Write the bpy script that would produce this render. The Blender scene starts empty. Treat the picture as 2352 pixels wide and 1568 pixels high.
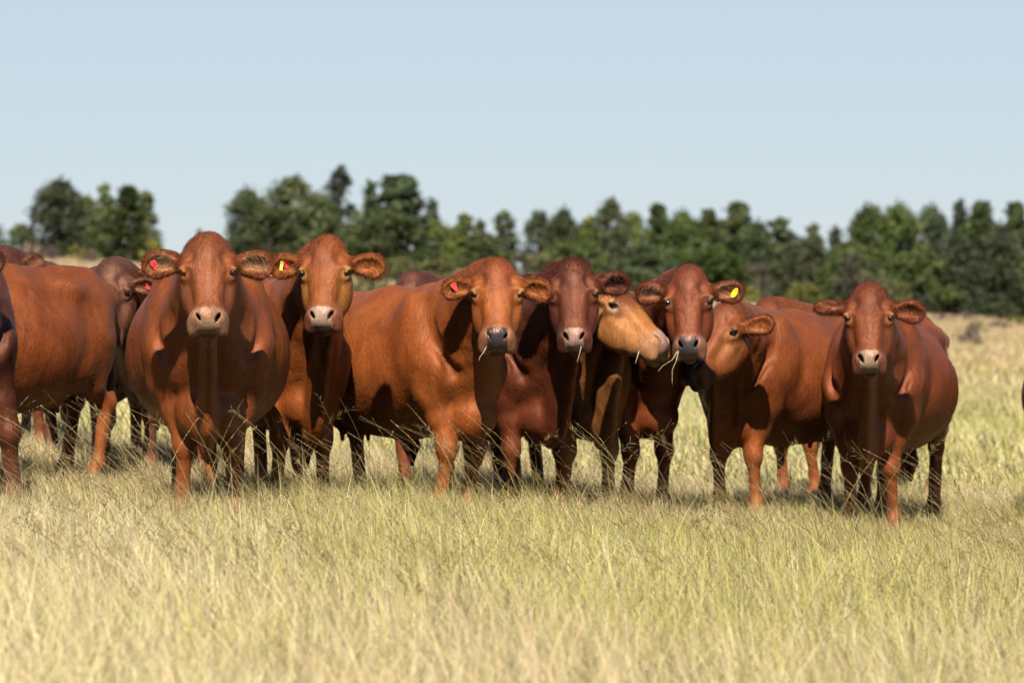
import bpy, bmesh, math, random
import numpy as np
from mathutils import Vector, Matrix, noise

scene = bpy.context.scene
C = scene.collection

# ---------------------------------------------------------------- camera: a long lens held level at chest height
HC, HOR = 1.27, 650.0           # eye height over the grass; row of eye level in the 2352-px photograph
FPX = 8820.0                    # focal length in those pixels
cam = bpy.data.cameras.new('camera'); cam_ob = bpy.data.objects.new('camera', cam); C.objects.link(cam_ob)
cam_ob.location = (0, 0, HC); cam_ob.rotation_euler = (math.radians(90), 0, 0)
cam.sensor_width = 36; cam.lens = 36*FPX/2352; cam.shift_y = -(784.0 - HOR)/2352
cam.clip_end = 6000; cam.clip_start = .5
cam.dof.use_dof = True; cam.dof.focus_distance = 18.3; cam.dof.aperture_fstop = 4.0
scene.camera = cam_ob

# ---------------------------------------------------------------- sky and sun
SUN_EL, SUN_AZ = 47.0, -1.0    # straight behind the camera
world = bpy.data.worlds.new("World"); scene.world = world; world.use_nodes = True
wn = world.node_tree; bg = wn.nodes['Background']
sky = wn.nodes.new('ShaderNodeTexSky'); sky.sky_type = 'NISHITA'; sky.sun_disc = False
sky.sun_elevation = math.radians(SUN_EL); sky.sun_rotation = math.radians(180 + SUN_AZ*-1)
sky.altitude = 3000; sky.air_density = 1.3; sky.dust_density = .8; sky.ozone_density = 5.0
veil = wn.nodes.new('ShaderNodeMix'); veil.data_type = 'RGBA'; veil.inputs[0].default_value = .5          # thin high veil over the blue
veil.inputs[7].default_value = (6.1, 7.0, 7.85, 1); wn.links.new(sky.outputs[0], veil.inputs[6])
tcw = wn.nodes.new('ShaderNodeTexCoord'); sxyz = wn.nodes.new('ShaderNodeSeparateXYZ'); wn.links.new(tcw.outputs['Generated'], sxyz.inputs[0])
mrw = wn.nodes.new('ShaderNodeMapRange'); mrw.inputs['From Min'].default_value = .12; mrw.inputs['From Max'].default_value = .6
mrw.inputs['To Min'].default_value = .75; mrw.inputs['To Max'].default_value = .0; wn.links.new(sxyz.outputs['Z'], mrw.inputs[0]); wn.links.new(mrw.outputs[0], veil.inputs[0])
wn.links.new(veil.outputs[2], bg.inputs[0]); bg.inputs[1].default_value = .05
sun = bpy.data.lights.new('sun', 'SUN'); sun.energy = 5.0; sun.angle = math.radians(.5); sun.color = (1, .945, .86)
sun_ob = bpy.data.objects.new('sun', sun); C.objects.link(sun_ob)
sd = Vector((math.sin(math.radians(SUN_AZ))*math.cos(math.radians(SUN_EL)), -math.cos(math.radians(SUN_AZ))*math.cos(math.radians(SUN_EL)), math.sin(math.radians(SUN_EL))))
sun_ob.rotation_euler = sd.to_track_quat('Z', 'Y').to_euler(); sun_ob.location = sd*50
scene.view_settings.view_transform = 'Standard'; scene.view_settings.look = 'None'
scene.view_settings.exposure = .98; scene.view_settings.gamma = 1
scene.cycles.max_bounces = 6; scene.cycles.diffuse_bounces = 0; scene.cycles.transparent_max_bounces = 8

# ---------------------------------------------------------------- small helpers
def W(px, py, Y):               # point at distance Y seen at (px, py) of the photograph
    return np.array([(px - 1176)/FPX*Y, Y, HC - (py - HOR)/FPX*Y])
def sst(a, b, x):
    t = np.clip((np.asarray(x, float) - a)/(b - a), 0, 1); return t*t*(3 - 2*t)
def ground(x, y):               # gently tilted pasture: falls to the right, lifts again towards the trees
    x = np.asarray(x, float); y = np.asarray(y, float)
    z = -.064*60*np.tanh(x/60) + .93*sst(38, 240, y)
    z = z + .02*np.sin(x*.9 + y*.23)*np.sin(y*.55 + 1) + .05*np.sin(x*.11 + 2)*np.sin(y*.06 + .5)*sst(26, 60, y)
    z = z + .16*np.sin(y*.045 + x*.03)*sst(60, 110, y) - .01*np.maximum(y - 300, 0)
    return z
def tag(o, label=None, cat=None, group=None, kind=None):
    for k, v in (('label', label), ('category', cat), ('group', group), ('kind', kind)):
        if v: o[k] = v
    return o
def empty(name, loc):
    o = bpy.data.objects.new(name, None); C.objects.link(o); o.location = loc; o.empty_display_size = .2; return o
def mesh_obj(name, V, Fs, mats, parent=None, smooth=True, col=None, attrs=None, normals=None):
    me = bpy.data.meshes.new(name)
    V = np.asarray(V, np.float32); Fs = np.asarray(Fs, np.int32)
    nf, k = Fs.shape
    me.vertices.add(len(V)); me.vertices.foreach_set('co', V.ravel())
    me.loops.add(nf*k); me.loops.foreach_set('vertex_index', Fs.ravel())
    me.polygons.add(nf); me.polygons.foreach_set('loop_start', np.arange(0, nf*k, k, dtype=np.int32))
    me.polygons.foreach_set('loop_total', np.full(nf, k, np.int32))
    me.polygons.foreach_set('use_smooth', np.full(nf, smooth, bool))
    me.update(calc_edges=True)
    if col is not None:
        ca = me.color_attributes.new('Col', 'FLOAT_COLOR', 'POINT')
        ca.data.foreach_set('color', np.concatenate([col, np.ones((len(V), 1))], 1).astype(np.float32).ravel())
    for n, a in (attrs or {}).items():
        at = me.attributes.new(n, 'FLOAT', 'POINT'); at.data.foreach_set('value', np.asarray(a, np.float32))
    for m in (mats if isinstance(mats, (list, tuple)) else [mats]): me.materials.append(m)
    o = bpy.data.objects.new(name, me); C.objects.link(o)
    if parent is not None: o.parent = parent
    return o
def bm_obj(name, bm, m, parent=None, smooth=True):
    me = bpy.data.meshes.new(name); bm.to_mesh(me); bm.free()
    for p in me.polygons: p.use_smooth = smooth
    me.materials.append(m); o = bpy.data.objects.new(name, me); C.objects.link(o)
    if parent is not None: o.parent = parent
    return o
def lin(r, g, b):
    f = lambda c: (c/12.92 if c <= .04045 else ((c + .055)/1.055)**2.4)
    return (f(r/255), f(g/255), f(b/255))

# ---------------------------------------------------------------- materials
def new_mat(name):
    m = bpy.data.materials.new(name); m.use_nodes = True
    return m, m.node_tree, m.node_tree.nodes['Principled BSDF']
def nd(nt, t, **kw):
    n = nt.nodes.new(t)
    for k, v in kw.items():
        if k in n.inputs: n.inputs[k].default_value = v
        else: setattr(n, k, v)
    return n
def coat_mat():
    m, nt, b = new_mat('cattle_coat'); L = nt.links.new
    at = nd(nt, 'ShaderNodeAttribute', attribute_name='Col'); we = nd(nt, 'ShaderNodeAttribute', attribute_name='wet')
    tc = nd(nt, 'ShaderNodeTexCoord')
    mp = nd(nt, 'ShaderNodeMapping'); mp.inputs['Scale'].default_value = (1, 1, .45); L(tc.outputs['Object'], mp.inputs[0])
    n1 = nd(nt, 'ShaderNodeTexNoise', Scale=7.0, Detail=5.0, Roughness=.62, Distortion=1.2); L(mp.outputs[0], n1.inputs['Vector'])
    mp2 = nd(nt, 'ShaderNodeMapping'); mp2.inputs['Scale'].default_value = (1, 1, .22); L(tc.outputs['Object'], mp2.inputs[0])
    n2 = nd(nt, 'ShaderNodeTexNoise', Scale=150.0, Detail=3.0, Roughness=.7, Distortion=.6); L(mp2.outputs[0], n2.inputs['Vector'])
    r1 = nd(nt, 'ShaderNodeMapRange'); r1.inputs['From Min'].default_value = .3; r1.inputs['From Max'].default_value = .72
    r1.inputs['To Min'].default_value = .74; r1.inputs['To Max'].default_value = 1.27; L(n1.outputs[0], r1.inputs[0])
    r2 = nd(nt, 'ShaderNodeMapRange'); r2.inputs['From Min'].default_value = .3; r2.inputs['From Max'].default_value = .7
    r2.inputs['To Min'].default_value = .70; r2.inputs['To Max'].default_value = 1.3; L(n2.outputs[0], r2.inputs[0])
    mu = nd(nt, 'ShaderNodeMath', operation='MULTIPLY'); L(r1.outputs[0], mu.inputs[0]); L(r2.outputs[0], mu.inputs[1])
    vm = nd(nt, 'ShaderNodeVectorMath', operation='SCALE'); L(at.outputs['Color'], vm.inputs[0]); L(mu.outputs[0], vm.inputs['Scale'])
    L(vm.outputs[0], b.inputs['Base Color'])
    rr = nd(nt, 'ShaderNodeMapRange'); rr.inputs['To Min'].default_value = .52; rr.inputs['To Max'].default_value = .30; L(we.outputs['Fac'], rr.inputs[0]); rn = nd(nt, 'ShaderNodeMath', operation='MULTIPLY_ADD'); L(n2.outputs[0], rn.inputs[0]); rn.inputs[1].default_value = .22; rn.inputs[2].default_value = -.13
    ra = nd(nt, 'ShaderNodeMath', operation='ADD'); L(rr.outputs[0], ra.inputs[0]); L(rn.outputs[0], ra.inputs[1]); L(ra.outputs[0], b.inputs['Roughness'])
    b.inputs['Specular IOR Level'].default_value = .50; b.inputs['Specular Tint'].default_value = (1, .52, .34, 1)
    b.inputs['Sheen Weight'].default_value = .0; b.inputs['Sheen Roughness'].default_value = .45; b.inputs['Sheen Tint'].default_value = (1, .72, .58, 1)
    n3 = nd(nt, 'ShaderNodeTexNoise', Scale=15.0, Detail=6.0, Roughness=.65, Distortion=1.4); L(mp.outputs[0], n3.inputs['Vector'])
    b1 = nd(nt, 'ShaderNodeBump', Strength=.55, Distance=.014); L(n3.outputs[0], b1.inputs['Height'])
    b2 = nd(nt, 'ShaderNodeBump', Strength=.45, Distance=.003); L(n2.outputs[0], b2.inputs['Height']); L(b1.outputs[0], b2.inputs['Normal'])
    L(b2.outputs[0], b.inputs['Normal'])
    return m
COAT = coat_mat()
def hair_mat():
    m, nt, b = new_mat('short_hair'); L = nt.links.new
    at = nd(nt, 'ShaderNodeAttribute', attribute_name='Col'); L(at.outputs['Color'], b.inputs['Base Color'])
    b.inputs['Roughness'].default_value = .55; b.inputs['Specular IOR Level'].default_value = .15
    tr = nd(nt, 'ShaderNodeBsdfTranslucent'); L(at.outputs['Color'], tr.inputs['Color'])
    mx = nd(nt, 'ShaderNodeMixShader'); mx.inputs[0].default_value = .2
    L(b.outputs[0], mx.inputs[1]); L(tr.outputs[0], mx.inputs[2]); L(mx.outputs[0], nt.nodes['Material Output'].inputs[0])
    return m
HAIR = hair_mat()
def plain(name, colr, rough=.5, spec=.5, nscale=0, namt=.2):
    m, nt, b = new_mat(name); L = nt.links.new
    b.inputs['Roughness'].default_value = rough; b.inputs['Specular IOR Level'].default_value = spec
    if nscale:
        tc = nd(nt, 'ShaderNodeTexCoord'); n = nd(nt, 'ShaderNodeTexNoise', Scale=nscale, Detail=4.0); L(tc.outputs['Object'], n.inputs['Vector'])
        mx = nd(nt, 'ShaderNodeMix', data_type='RGBA'); mx.inputs[6].default_value = (*[c*(1 - namt) for c in colr], 1); mx.inputs[7].default_value = (*[c*(1 + namt) for c in colr], 1)
        L(n.outputs[0], mx.inputs[0]); L(mx.outputs[2], b.inputs['Base Color'])
    else: b.inputs['Base Color'].default_value = (*colr, 1)
    return m
EYE = plain('eye_surface', (.006, .004, .004), .09, .6, 30, .3)
TAG_RED = plain('red_tag_plastic', (.60, .028, .025), .45, .4, 40, .06)
TAG_YELLOW = plain('yellow_tag_plastic', (.68, .44, .01), .45, .4, 40, .06)
TAG_PALE = plain('pale_yellow_tag_plastic', (.70, .52, .09), .45, .4, 40, .06)
INK = plain('tag_ink', (.05, .01, .01), .6, .2, 50, .2)
STRAW = plain('dry_stalk', (.55, .43, .25), .6, .3, 60, .2)
BARK = plain('bark', (.11, .085, .065), .9, .1, 6, .4)
BARE = plain('bare_branch_wood', (.17, .125, .08), .9, .1, 6, .3)
def blade_mat(name, trans=.3):
    m, nt, b = new_mat(name); L = nt.links.new
    at = nd(nt, 'ShaderNodeAttribute', attribute_name='Col'); L(at.outputs['Color'], b.inputs['Base Color'])
    b.inputs['Roughness'].default_value = .6; b.inputs['Specular IOR Level'].default_value = .25
    tr = nd(nt, 'ShaderNodeBsdfTranslucent'); L(at.outputs['Color'], tr.inputs['Color'])
    mx = nd(nt, 'ShaderNodeMixShader'); mx.inputs[0].default_value = trans
    L(b.outputs[0], mx.inputs[1]); L(tr.outputs[0], mx.inputs[2]); L(mx.outputs[0], nt.nodes['Material Output'].inputs[0])
    return m
BLADE = blade_mat('grass_blades'); LEAF = blade_mat('tree_leaves', .22)
def vary_leaf():                # every tree its own green
    nt = LEAF.node_tree; L = nt.links.new; oi = nt.nodes.new('ShaderNodeObjectInfo'); at = [n for n in nt.nodes if n.type == 'ATTRIBUTE'][0]
    hsv = nt.nodes.new('ShaderNodeHueSaturation'); L(at.outputs['Color'], hsv.inputs['Color'])
    for sock, lo, hi, mul in (('Hue', .478, .508, 1.), ('Saturation', .72, 1.12, 7.3), ('Value', .68, 1.38, 3.7)):
        m = nt.nodes.new('ShaderNodeMath'); m.operation = 'MULTIPLY'; m.inputs[1].default_value = mul; L(oi.outputs['Random'], m.inputs[0])
        f = nt.nodes.new('ShaderNodeMath'); f.operation = 'FRACT'; L(m.outputs[0], f.inputs[0])
        r = nt.nodes.new('ShaderNodeMapRange'); r.inputs['To Min'].default_value = lo; r.inputs['To Max'].default_value = hi; L(f.outputs[0], r.inputs[0]); L(r.outputs[0], hsv.inputs[sock])
    for l in list(at.outputs['Color'].links):
        if l.to_node != hsv: t = l.to_socket; nt.links.remove(l); L(hsv.outputs['Color'], t)
vary_leaf()
def ground_mat():
    m, nt, b = new_mat('pasture_soil_and_litter'); L = nt.links.new
    tc = nd(nt, 'ShaderNodeTexCoord')
    def noise_(sc_, det, vec=None, dist=0.): 
        n = nd(nt, 'ShaderNodeTexNoise', Scale=sc_, Detail=det, Distortion=dist); L(vec or tc.outputs['Object'], n.inputs['Vector']); return n
    mp = nd(nt, 'ShaderNodeMapping'); mp.inputs['Scale'].default_value = (1, .35, 1); L(tc.outputs['Object'], mp.inputs[0])
    a = noise_(.35, 6., mp.outputs[0], .5); c = noise_(9., 5., mp.outputs[0]); d = noise_(.09, 4., mp.outputs[0], .8)
    r = nd(nt, 'ShaderNodeValToRGB'); L(a.outputs[0], r.inputs[0])
    e = r.color_ramp.elements; e[0].position = .33; e[0].color = (*lin(150, 140, 82), 1); e[1].position = .68; e[1].color = (*lin(202, 182, 128), 1)
    r2 = nd(nt, 'ShaderNodeValToRGB'); L(d.outputs[0], r2.inputs[0])
    e = r2.color_ramp.elements; e[0].position = .52; e[0].color = (0, 0, 0, 1); e[1].position = .66; e[1].color = (.6, .6, .6, 1)
    mx = nd(nt, 'ShaderNodeMix', data_type='RGBA'); L(r2.outputs[0], mx.inputs[0]); L(r.outputs[0], mx.inputs[6]); mx.inputs[7].default_value = (*lin(188, 150, 118), 1)
    mr = nd(nt, 'ShaderNodeMapRange'); mr.inputs['To Min'].default_value = .38; mr.inputs['To Max'].default_value = .85; L(c.outputs[0], mr.inputs[0])
    vm = nd(nt, 'ShaderNodeVectorMath', operation='SCALE'); sx = nd(nt, 'ShaderNodeSeparateXYZ'); L(tc.outputs['Object'], sx.inputs[0]); fr = nd(nt, 'ShaderNodeMapRange'); fr.inputs['From Min'].default_value = 90; fr.inputs['From Max'].default_value = 190; fr.inputs['To Max'].default_value = .65; L(sx.outputs['Y'], fr.inputs[0])
    m2 = nd(nt, 'ShaderNodeMix', data_type='RGBA'); L(fr.outputs[0], m2.inputs[0]); L(mx.outputs[2], m2.inputs[6]); m2.inputs[7].default_value = (*lin(176, 142, 112), 1)   # dry reddish grass far off
    L(m2.outputs[2], vm.inputs[0]); L(mr.outputs[0], vm.inputs['Scale']); L(vm.outputs[0], b.inputs['Base Color'])
    b.inputs['Roughness'].default_value = .95; b.inputs['Specular IOR Level'].default_value = .1
    bu = nd(nt, 'ShaderNodeBump', Strength=.8, Distance=.05); L(c.outputs[0], bu.inputs['Height']); L(bu.outputs[0], b.inputs['Normal'])
    return m
GROUND = ground_mat()

# ---------------------------------------------------------------- ground: one sheet out to the horizon
def sheet():
    ys = np.concatenate([np.arange(-30, 60, 1.), np.arange(60, 320, 5.), np.geomspace(320, 5000, 30)])
    xs = np.concatenate([-np.geomspace(3000, 62, 18), np.arange(-60, 60.1, 1.5), np.geomspace(62, 3000, 18)])
    X, Y_ = np.meshgrid(xs, ys, indexing='ij'); Z = ground(X, Y_)
    V = np.stack([X.ravel(), Y_.ravel(), Z.ravel()], 1)
    nx, ny = len(xs), len(ys); i, j = np.meshgrid(np.arange(nx - 1), np.arange(ny - 1), indexing='ij'); a = (i*ny + j).ravel()
    return V, np.stack([a, a + ny, a + ny + 1, a + 1], 1)
V_, F_ = sheet()
tag(mesh_obj('ground', V_, F_, GROUND), kind='structure')

# ---------------------------------------------------------------- grass
rs = np.random.RandomState(5)
def vnoise(x, y, f, seed=0):    # smooth value noise
    x = x*f + seed*17.3; y = y*f + seed*9.1
    xi = np.floor(x).astype(int); yi = np.floor(y).astype(int); u = x - xi; v = y - yi; u = u*u*(3-2*u); v = v*v*(3-2*v)
    def h(a, b):
        t = np.sin(a*127.1 + b*311.7 + seed*74.7)*43758.5453; return t - np.floor(t)
    return (h(xi, yi)*(1-u) + h(xi+1, yi)*u)*(1-v) + (h(xi, yi+1)*(1-u) + h(xi+1, yi+1)*u)*v
PAL = {'straw': np.array(lin(226, 205, 148)), 'pale': np.array(lin(240, 224, 178)), 'green': np.array(lin(192, 182, 104)), 'lime': np.array(lin(212, 200, 112)),
       'deep': np.array(lin(138, 142, 66)), 'pink': np.array(lin(206, 168, 138)), 'brown': np.array(lin(160, 128, 88))}
def blades(name, y0, y1, margin, dens, hmean, wid, seed, label, tint=(1, 1, 1)):
    r = np.random.RandomState(seed)
    area = (y1 - y0)*((y0 + y1)/2*.267 + 2*margin); n = int(area*dens)
    y = np.sqrt(r.rand(n)*(y1**2 - y0**2) + y0**2) if margin < .5*y0 else y0 + (y1-y0)*r.rand(n)
    x = (r.rand(n) - .5)*(y*.267 + 2*margin)
    # tufts: pull part of the blades to tuft centres
    g = .22; cx = np.floor(x/g)*g + g/2 + .10*np.sin(np.floor(x/g)*12.9 + np.floor(y/g)*78.2); cy = np.floor(y/g)*g + g/2 + .10*np.sin(np.floor(x/g)*39.3 + np.floor(y/g)*11.1)
    tu = (r.rand(n) < .45)*r.uniform(.35, .8, n); dx, dy = x - cx, y - cy; x = cx + dx*(1 - tu); y = cy + dy*(1 - tu)
    big = vnoise(x, y*.5, .55, 1); fine = vnoise(x, y, 2.3, 2); gr = vnoise(x, y*.45, .42, 3)*.6 + vnoise(x, y, 1.6, 4)*.4
    h = hmean*(.40 + .80*big + .50*fine)*r.uniform(.4, 1.25, n); h[r.rand(n) < .02] *= 1.6
    kind = r.rand(n); P = np.zeros((n, 3))
    gprob = np.clip((gr - .47)*1.6, .05, .55)
    sel = kind < gprob
    mixg = r.rand(n, 1)
    P[sel] = (PAL['green']*(1 - mixg) + PAL['lime']*mixg)[sel]
    dp = sel & (r.rand(n) < .22); P[dp] = PAL['deep']
    s2 = ~sel; P[s2] = (PAL['straw']*(1 - mixg) + PAL['pale']*mixg)[s2]
    pk = s2 & (r.rand(n) < .10 + .5*np.clip(vnoise(x, y*.5, .7, 7) - .45, 0, 1)); P[pk] = (PAL['pink']*(1 - mixg) + PAL['straw']*mixg)[pk]
    br = s2 & (r.rand(n) < .08); P[br] = PAL['brown']
    h[s2] *= .85; P *= r.uniform(.72, 1.12, (n, 1))*np.array(tint)*.89*(.78 + .36*vnoise(x, y*.4, .33, 9))[:, None]
    az = r.rand(n)*6.283; lean = np.abs(r.normal(0, .50, n)) + .06; lean[r.rand(n) < .07] *= 2.2
    bx = np.cos(az)*lean - .11; by = np.sin(az)*lean                  # the wind leans it to the left
    far = (sst(75, 185, y)*.65)[:, None]; P = P*(1 - far) + far*np.array(lin(196, 164, 130))*.8
    ta = r.rand(n)*3.1416; wx = np.cos(ta)*wid/2*r.uniform(.6, 1.3, n); wy = np.sin(ta)*wid/2
    z = ground(x, y) - .01
    V = np.zeros((n, 7, 3), np.float32); cl = np.zeros((n, 7, 3), np.float32)
    curl = r.uniform(.5, 1.6, n)
    for k, t in enumerate((0, .38, .72)):
        q = t**1.6*curl; zz = z + h*(t - .28*t*t*np.minimum(lean, 1.9))
        V[:, 2*k] = np.stack([x + bx*h*q - wx*(1 - t*.6), y + by*h*q - wy*(1 - t*.6), zz], 1)
        V[:, 2*k+1] = np.stack([x + bx*h*q + wx*(1 - t*.6), y + by*h*q + wy*(1 - t*.6), zz], 1)
        cl[:, 2*k] = cl[:, 2*k+1] = P*(1.0 + .1*t)
    V[:, 6] = np.stack([x + bx*h*curl, y + by*h*curl, z + h*(1 - .28*np.minimum(lean, 1.9))], 1); cl[:, 6] = P*.6 + PAL['straw']*.25
    b = (np.arange(n)*7)[:, None]
    tri = np.concatenate([b + np.array([[0, 1, 3]]), b + np.array([[0, 3, 2]]), b + np.array([[2, 3, 5]]), b + np.array([[2, 5, 4]]), b + np.array([[4, 5, 6]])])
    o = mesh_obj(name, V.reshape(-1, 3), tri, BLADE, smooth=True, col=cl.reshape(-1, 3))
    tag(o, label, 'grass', kind='stuff'); return o
GD = GRASS_DENS if 'GRASS_DENS' in globals() else 1.0
blades('foreground_grass', 8.5, 16.5, 1.3, 2000*GD, .30, .0034, 11, 'pale dry grass mixed with yellow green blades filling the blurred foreground')
blades('pasture_grass', 16.5, 25, 1.3, 2700*GD, .185, .0031, 12, 'dry and green grass standing round the hooves of the herd')
blades('middle_grass', 25, 60, 1.8, 210*GD, .22, .013, 13, 'straw coloured grass of the pasture behind the herd', (.84, .88, .74))
blades('distant_grass', 60, 238, 3, 14*GD, .22, .035, 14, 'dry distant grass reaching to the tree line', (.90, .84, .78))

def stalks(name, n, seed, label, region, hr=(.34, .70)):
    """tall flowering stems: a bent stem with short spikelets along its upper half"""
    r = np.random.RandomState(seed); Vs = []; Fs = []; Cs = []; nv = 0
    for i in range(n):
        y = r.uniform(*region); px = r.uniform(-140, 2490)
        if r.rand() < .35 and i: px = lastpx + r.normal(0, 30); y = lasty + r.normal(0, .15)
        lastpx, lasty = px, y
        x = (px - 1176)/FPX*y; z = float(ground(x, y)); h = r.uniform(*hr)
        ldir = -1 if r.rand() < .8 else 1; bend = ldir*r.uniform(.25, .95)*h; by = r.normal(0, .16)*h
        base = np.array(lin(*[(196, 172, 112), (168, 150, 88), (140, 112, 78), (214, 196, 148)][r.randint(4)]))*r.uniform(.25, .62)*np.array([1.05, .97, .85])
        N = 9; ts = np.linspace(0, 1, N); pts = np.stack([x + bend*ts**1.9, y + by*ts, z + h*(ts - .16*ts**3*abs(bend)/h)], 1)
        w = .00095*(1 - .45*ts)[:, None]
        side = np.array([[1., .25, .25]]); A = pts - side*w; B = pts + side*w
        Vs.append(np.concatenate([A, B])); Fs += [[nv+k, nv+N+k, nv+N+k+1, nv+k+1] for k in range(N-1)]
        Cs.append(np.repeat(base[None], 2*N, 0)); nv += 2*N
        style = r.rand()
        m = 0 if style < .2 else int(r.uniform(8, 22))
        for q in range(m):
            t = r.uniform(.62, 1.0) if style < .75 else r.uniform(.8, 1.02); f = min(t, .999)*(N-1); k = int(f)
            p = pts[k] + (pts[k+1]-pts[k])*(f-k); d = pts[k+1]-pts[k]; d /= np.linalg.norm(d)
            sd_ = np.array([r.normal(), r.normal(), r.normal()]); sd_ -= d*(sd_@d); sd_ /= np.linalg.norm(sd_)
            L_ = r.uniform(.008, .016) if style < .75 else r.uniform(.018, .045)
            e = p + (d*.8 + sd_*(.28 if style < .75 else .8))*L_; o = np.cross(e-p, [0, 1, 0]); o /= (np.linalg.norm(o)+1e-6)
            o *= .0016 if style < .75 else .0008; mid = (p+e)/2
            Vs.append(np.array([p, mid+o, e, mid-o])); Fs.append([nv, nv+1, nv+2, nv+3]); Cs.append(np.repeat((base*r.uniform(.8, 1.15))[None], 4, 0)); nv += 4
    o = mesh_obj(name, np.concatenate(Vs), np.array(Fs), BLADE, smooth=False, col=np.concatenate(Cs)); tag(o, label, 'grass', kind='stuff')
stalks('seed_stalks', 420, 21, 'thin arching seed stalks rising above the grass before the cattle', (16.9, 19.6))
stalks('seed_stalks', 170, 23, 'thin seed stalks among and behind the legs of the herd', (19.6, 23), (.35, .62))
stalks('seed_stalks', 150, 22, 'blurred seed stalks in the near foreground grass', (11.5, 16.5), (.28, .45))

stalks('seed_stalks', int(1500*GD), 24, 'short fuzzy seed stems scattered through the pasture grass', (13.5, 20.5), (.22, .36))

# ---------------------------------------------------------------- trees beyond the pasture
def clump_crown(seed, w, h, nclump, per, leaf, colr, shape='round', open_=0.):
    """crown of separate leafy boughs: leaves lie in shells round bough centres"""
    r = np.random.RandomState(seed); cs = []
    for i in range(nclump):
        t = r.rand()**1.05
        if shape == 'round': R_ = w/2*math.sqrt(max(.05, 1 - t**2.6))*min(1, .8 + t)
        elif shape == 'tall': R_ = w/2*(1.05 - t)**.55*min(1, .7 + t*1.4)
        else: R_ = w/2*math.sqrt(max(.04, 1 - t*t))
        a = r.rand()*6.283; q = math.sqrt(r.rand())*R_*.85
        s = min(w*r.uniform(.07, .15)*(1.2 - .5*t), R_*.7 + .12)
        cs.append((q*math.cos(a), q*math.sin(a), h*(.06 + .92*t) - s*.5*(t > .8), s))
    V = []; N_ = []
    col = []
    for (cx, cy, cz, s) in cs:
        m = int(per*r.uniform(.5, 1.3)); d = r.normal(size=(m, 3)); d /= np.linalg.norm(d, axis=1)[:, None]
        p = np.array([cx, cy, cz]) + d*s*r.uniform(.25, 1.5, (m, 1))*np.array([1, 1, .75])
        nrm = d + r.normal(0, .5, (m, 3)); nrm /= np.linalg.norm(nrm, axis=1)[:, None]
        a = np.cross(nrm, r.normal(size=(m, 3))); a /= np.linalg.norm(a, axis=1)[:, None]; b = np.cross(nrm, a)
        sz = leaf*r.uniform(.5, 1.3, (m, 1)); a *= sz; b *= sz*.55
        V.append(np.stack([p - a, p + b, p + a, p - b], 1)); 
        cv = np.array(colr)*r.uniform(.7, 1.35); cc_ = cv[None]*r.uniform(.7, 1.3, (m, 1)); cc_[:, 0] *= r.uniform(.85, 1.2, m); col.append(np.repeat(cc_[:, None], 4, 1))
    V = np.concatenate(V).reshape(-1, 3); col = np.concatenate(col).reshape(-1, 3)
    return V, np.arange(len(V)).reshape(-1, 4), col, cs
def trunk_mesh(cs, h, r0, rnd, nb=7, bare=False):
    V = []; F = []
    def tube(pts, rad, ns=6):
        b = len(V)
        for i, (p, q) in enumerate(zip(pts, rad)):
            for k in range(ns): V.append((p[0] + q*math.cos(k*6.283/ns), p[1] + q*math.sin(k*6.283/ns), p[2]))
        for i in range(len(pts)-1):
            for k in range(ns): F.append((b+i*ns+k, b+i*ns+(k+1) % ns, b+(i+1)*ns+(k+1) % ns, b+(i+1)*ns+k))
    top = h*.72; sw = [rnd.uniform(-.12, .12)*h*.3 for _ in range(2)]
    ax = lambda t: (sw[0]*t*t, sw[1]*t*t, top*t)
    tube([ax(t/5) for t in range(6)], [r0*(1 - .8*t/5) for t in range(6)])
    for c in (cs if bare else rnd.sample(cs, min(nb, len(cs)))):
        t = max(.15, min(.85, (c[2]/top)*.55)); p = ax(t); e = (c[0]*.9, c[1]*.9, c[2]); m = tuple((p[i]+e[i])/2 + (0, 0, -.04*h)[i] for i in range(3))
        tube([p, m, e], [r0*.42*(1.1-t), r0*.26, r0*.08], 5)
    return V, F
protos = {}
def proto(key, seed, w, h, nclump, per, leaf, colr, shape, bare=False):
    V, F, col, cs = clump_crown(seed, w, h, nclump, per, leaf, colr, shape); rnd = random.Random(seed)
    tv, tf = trunk_mesh(cs, h, .035*w + .03*h*.4, rnd, 8, bare)
    protos[key] = (V, F, col, tv, tf, bare, w, h)
DK = (.050, .070, .019); MD = (.078, .100, .025); OL = (.115, .120, .032); YG = (.17, .17, .038); GY = (.085, .075, .045); PK = (.15, .105, .075)
proto('round_a', 1, 6., 6., 150, 60, .17, DK, 'round'); proto('round_b', 2, 6., 6., 140, 60, .17, MD, 'round')
proto('round_c', 3, 6., 6., 120, 60, .17, MD, 'round'); proto('round_d', 13, 6., 6., 160, 60, .17, DK, 'round')
proto('tall_a', 4, 3.6, 7., 120, 55, .16, DK, 'tall'); proto('tall_b', 5, 3.2, 7., 100, 50, .16, MD, 'tall'); proto('tall_c', 6, 3.4, 7., 75, 34, .15, (.05, .072, .032), 'tall')
proto('bush_a', 7, 4., 2.4, 26, 70, .14, OL, 'dome'); proto('bush_b', 8, 4., 2.6, 24, 70, .14, YG, 'dome'); proto('bush_c', 9, 3.6, 3., 20, 40, .13, GY, 'dome')
proto('bush_d', 10, 4., 3.4, 26, 60, .15, (.055, .078, .024), 'dome'); proto('thin', 11, 4.4, 5., 60, 34, .15, (.10, .10, .045), 'round', True)
proto('scrub', 12, 3., 1.1, 16, 60, .10, PK, 'dome'); proto('scrub_g', 14, 3., 1.3, 16, 60, .10, (.11, .12, .04), 'dome')
shared = {}
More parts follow.
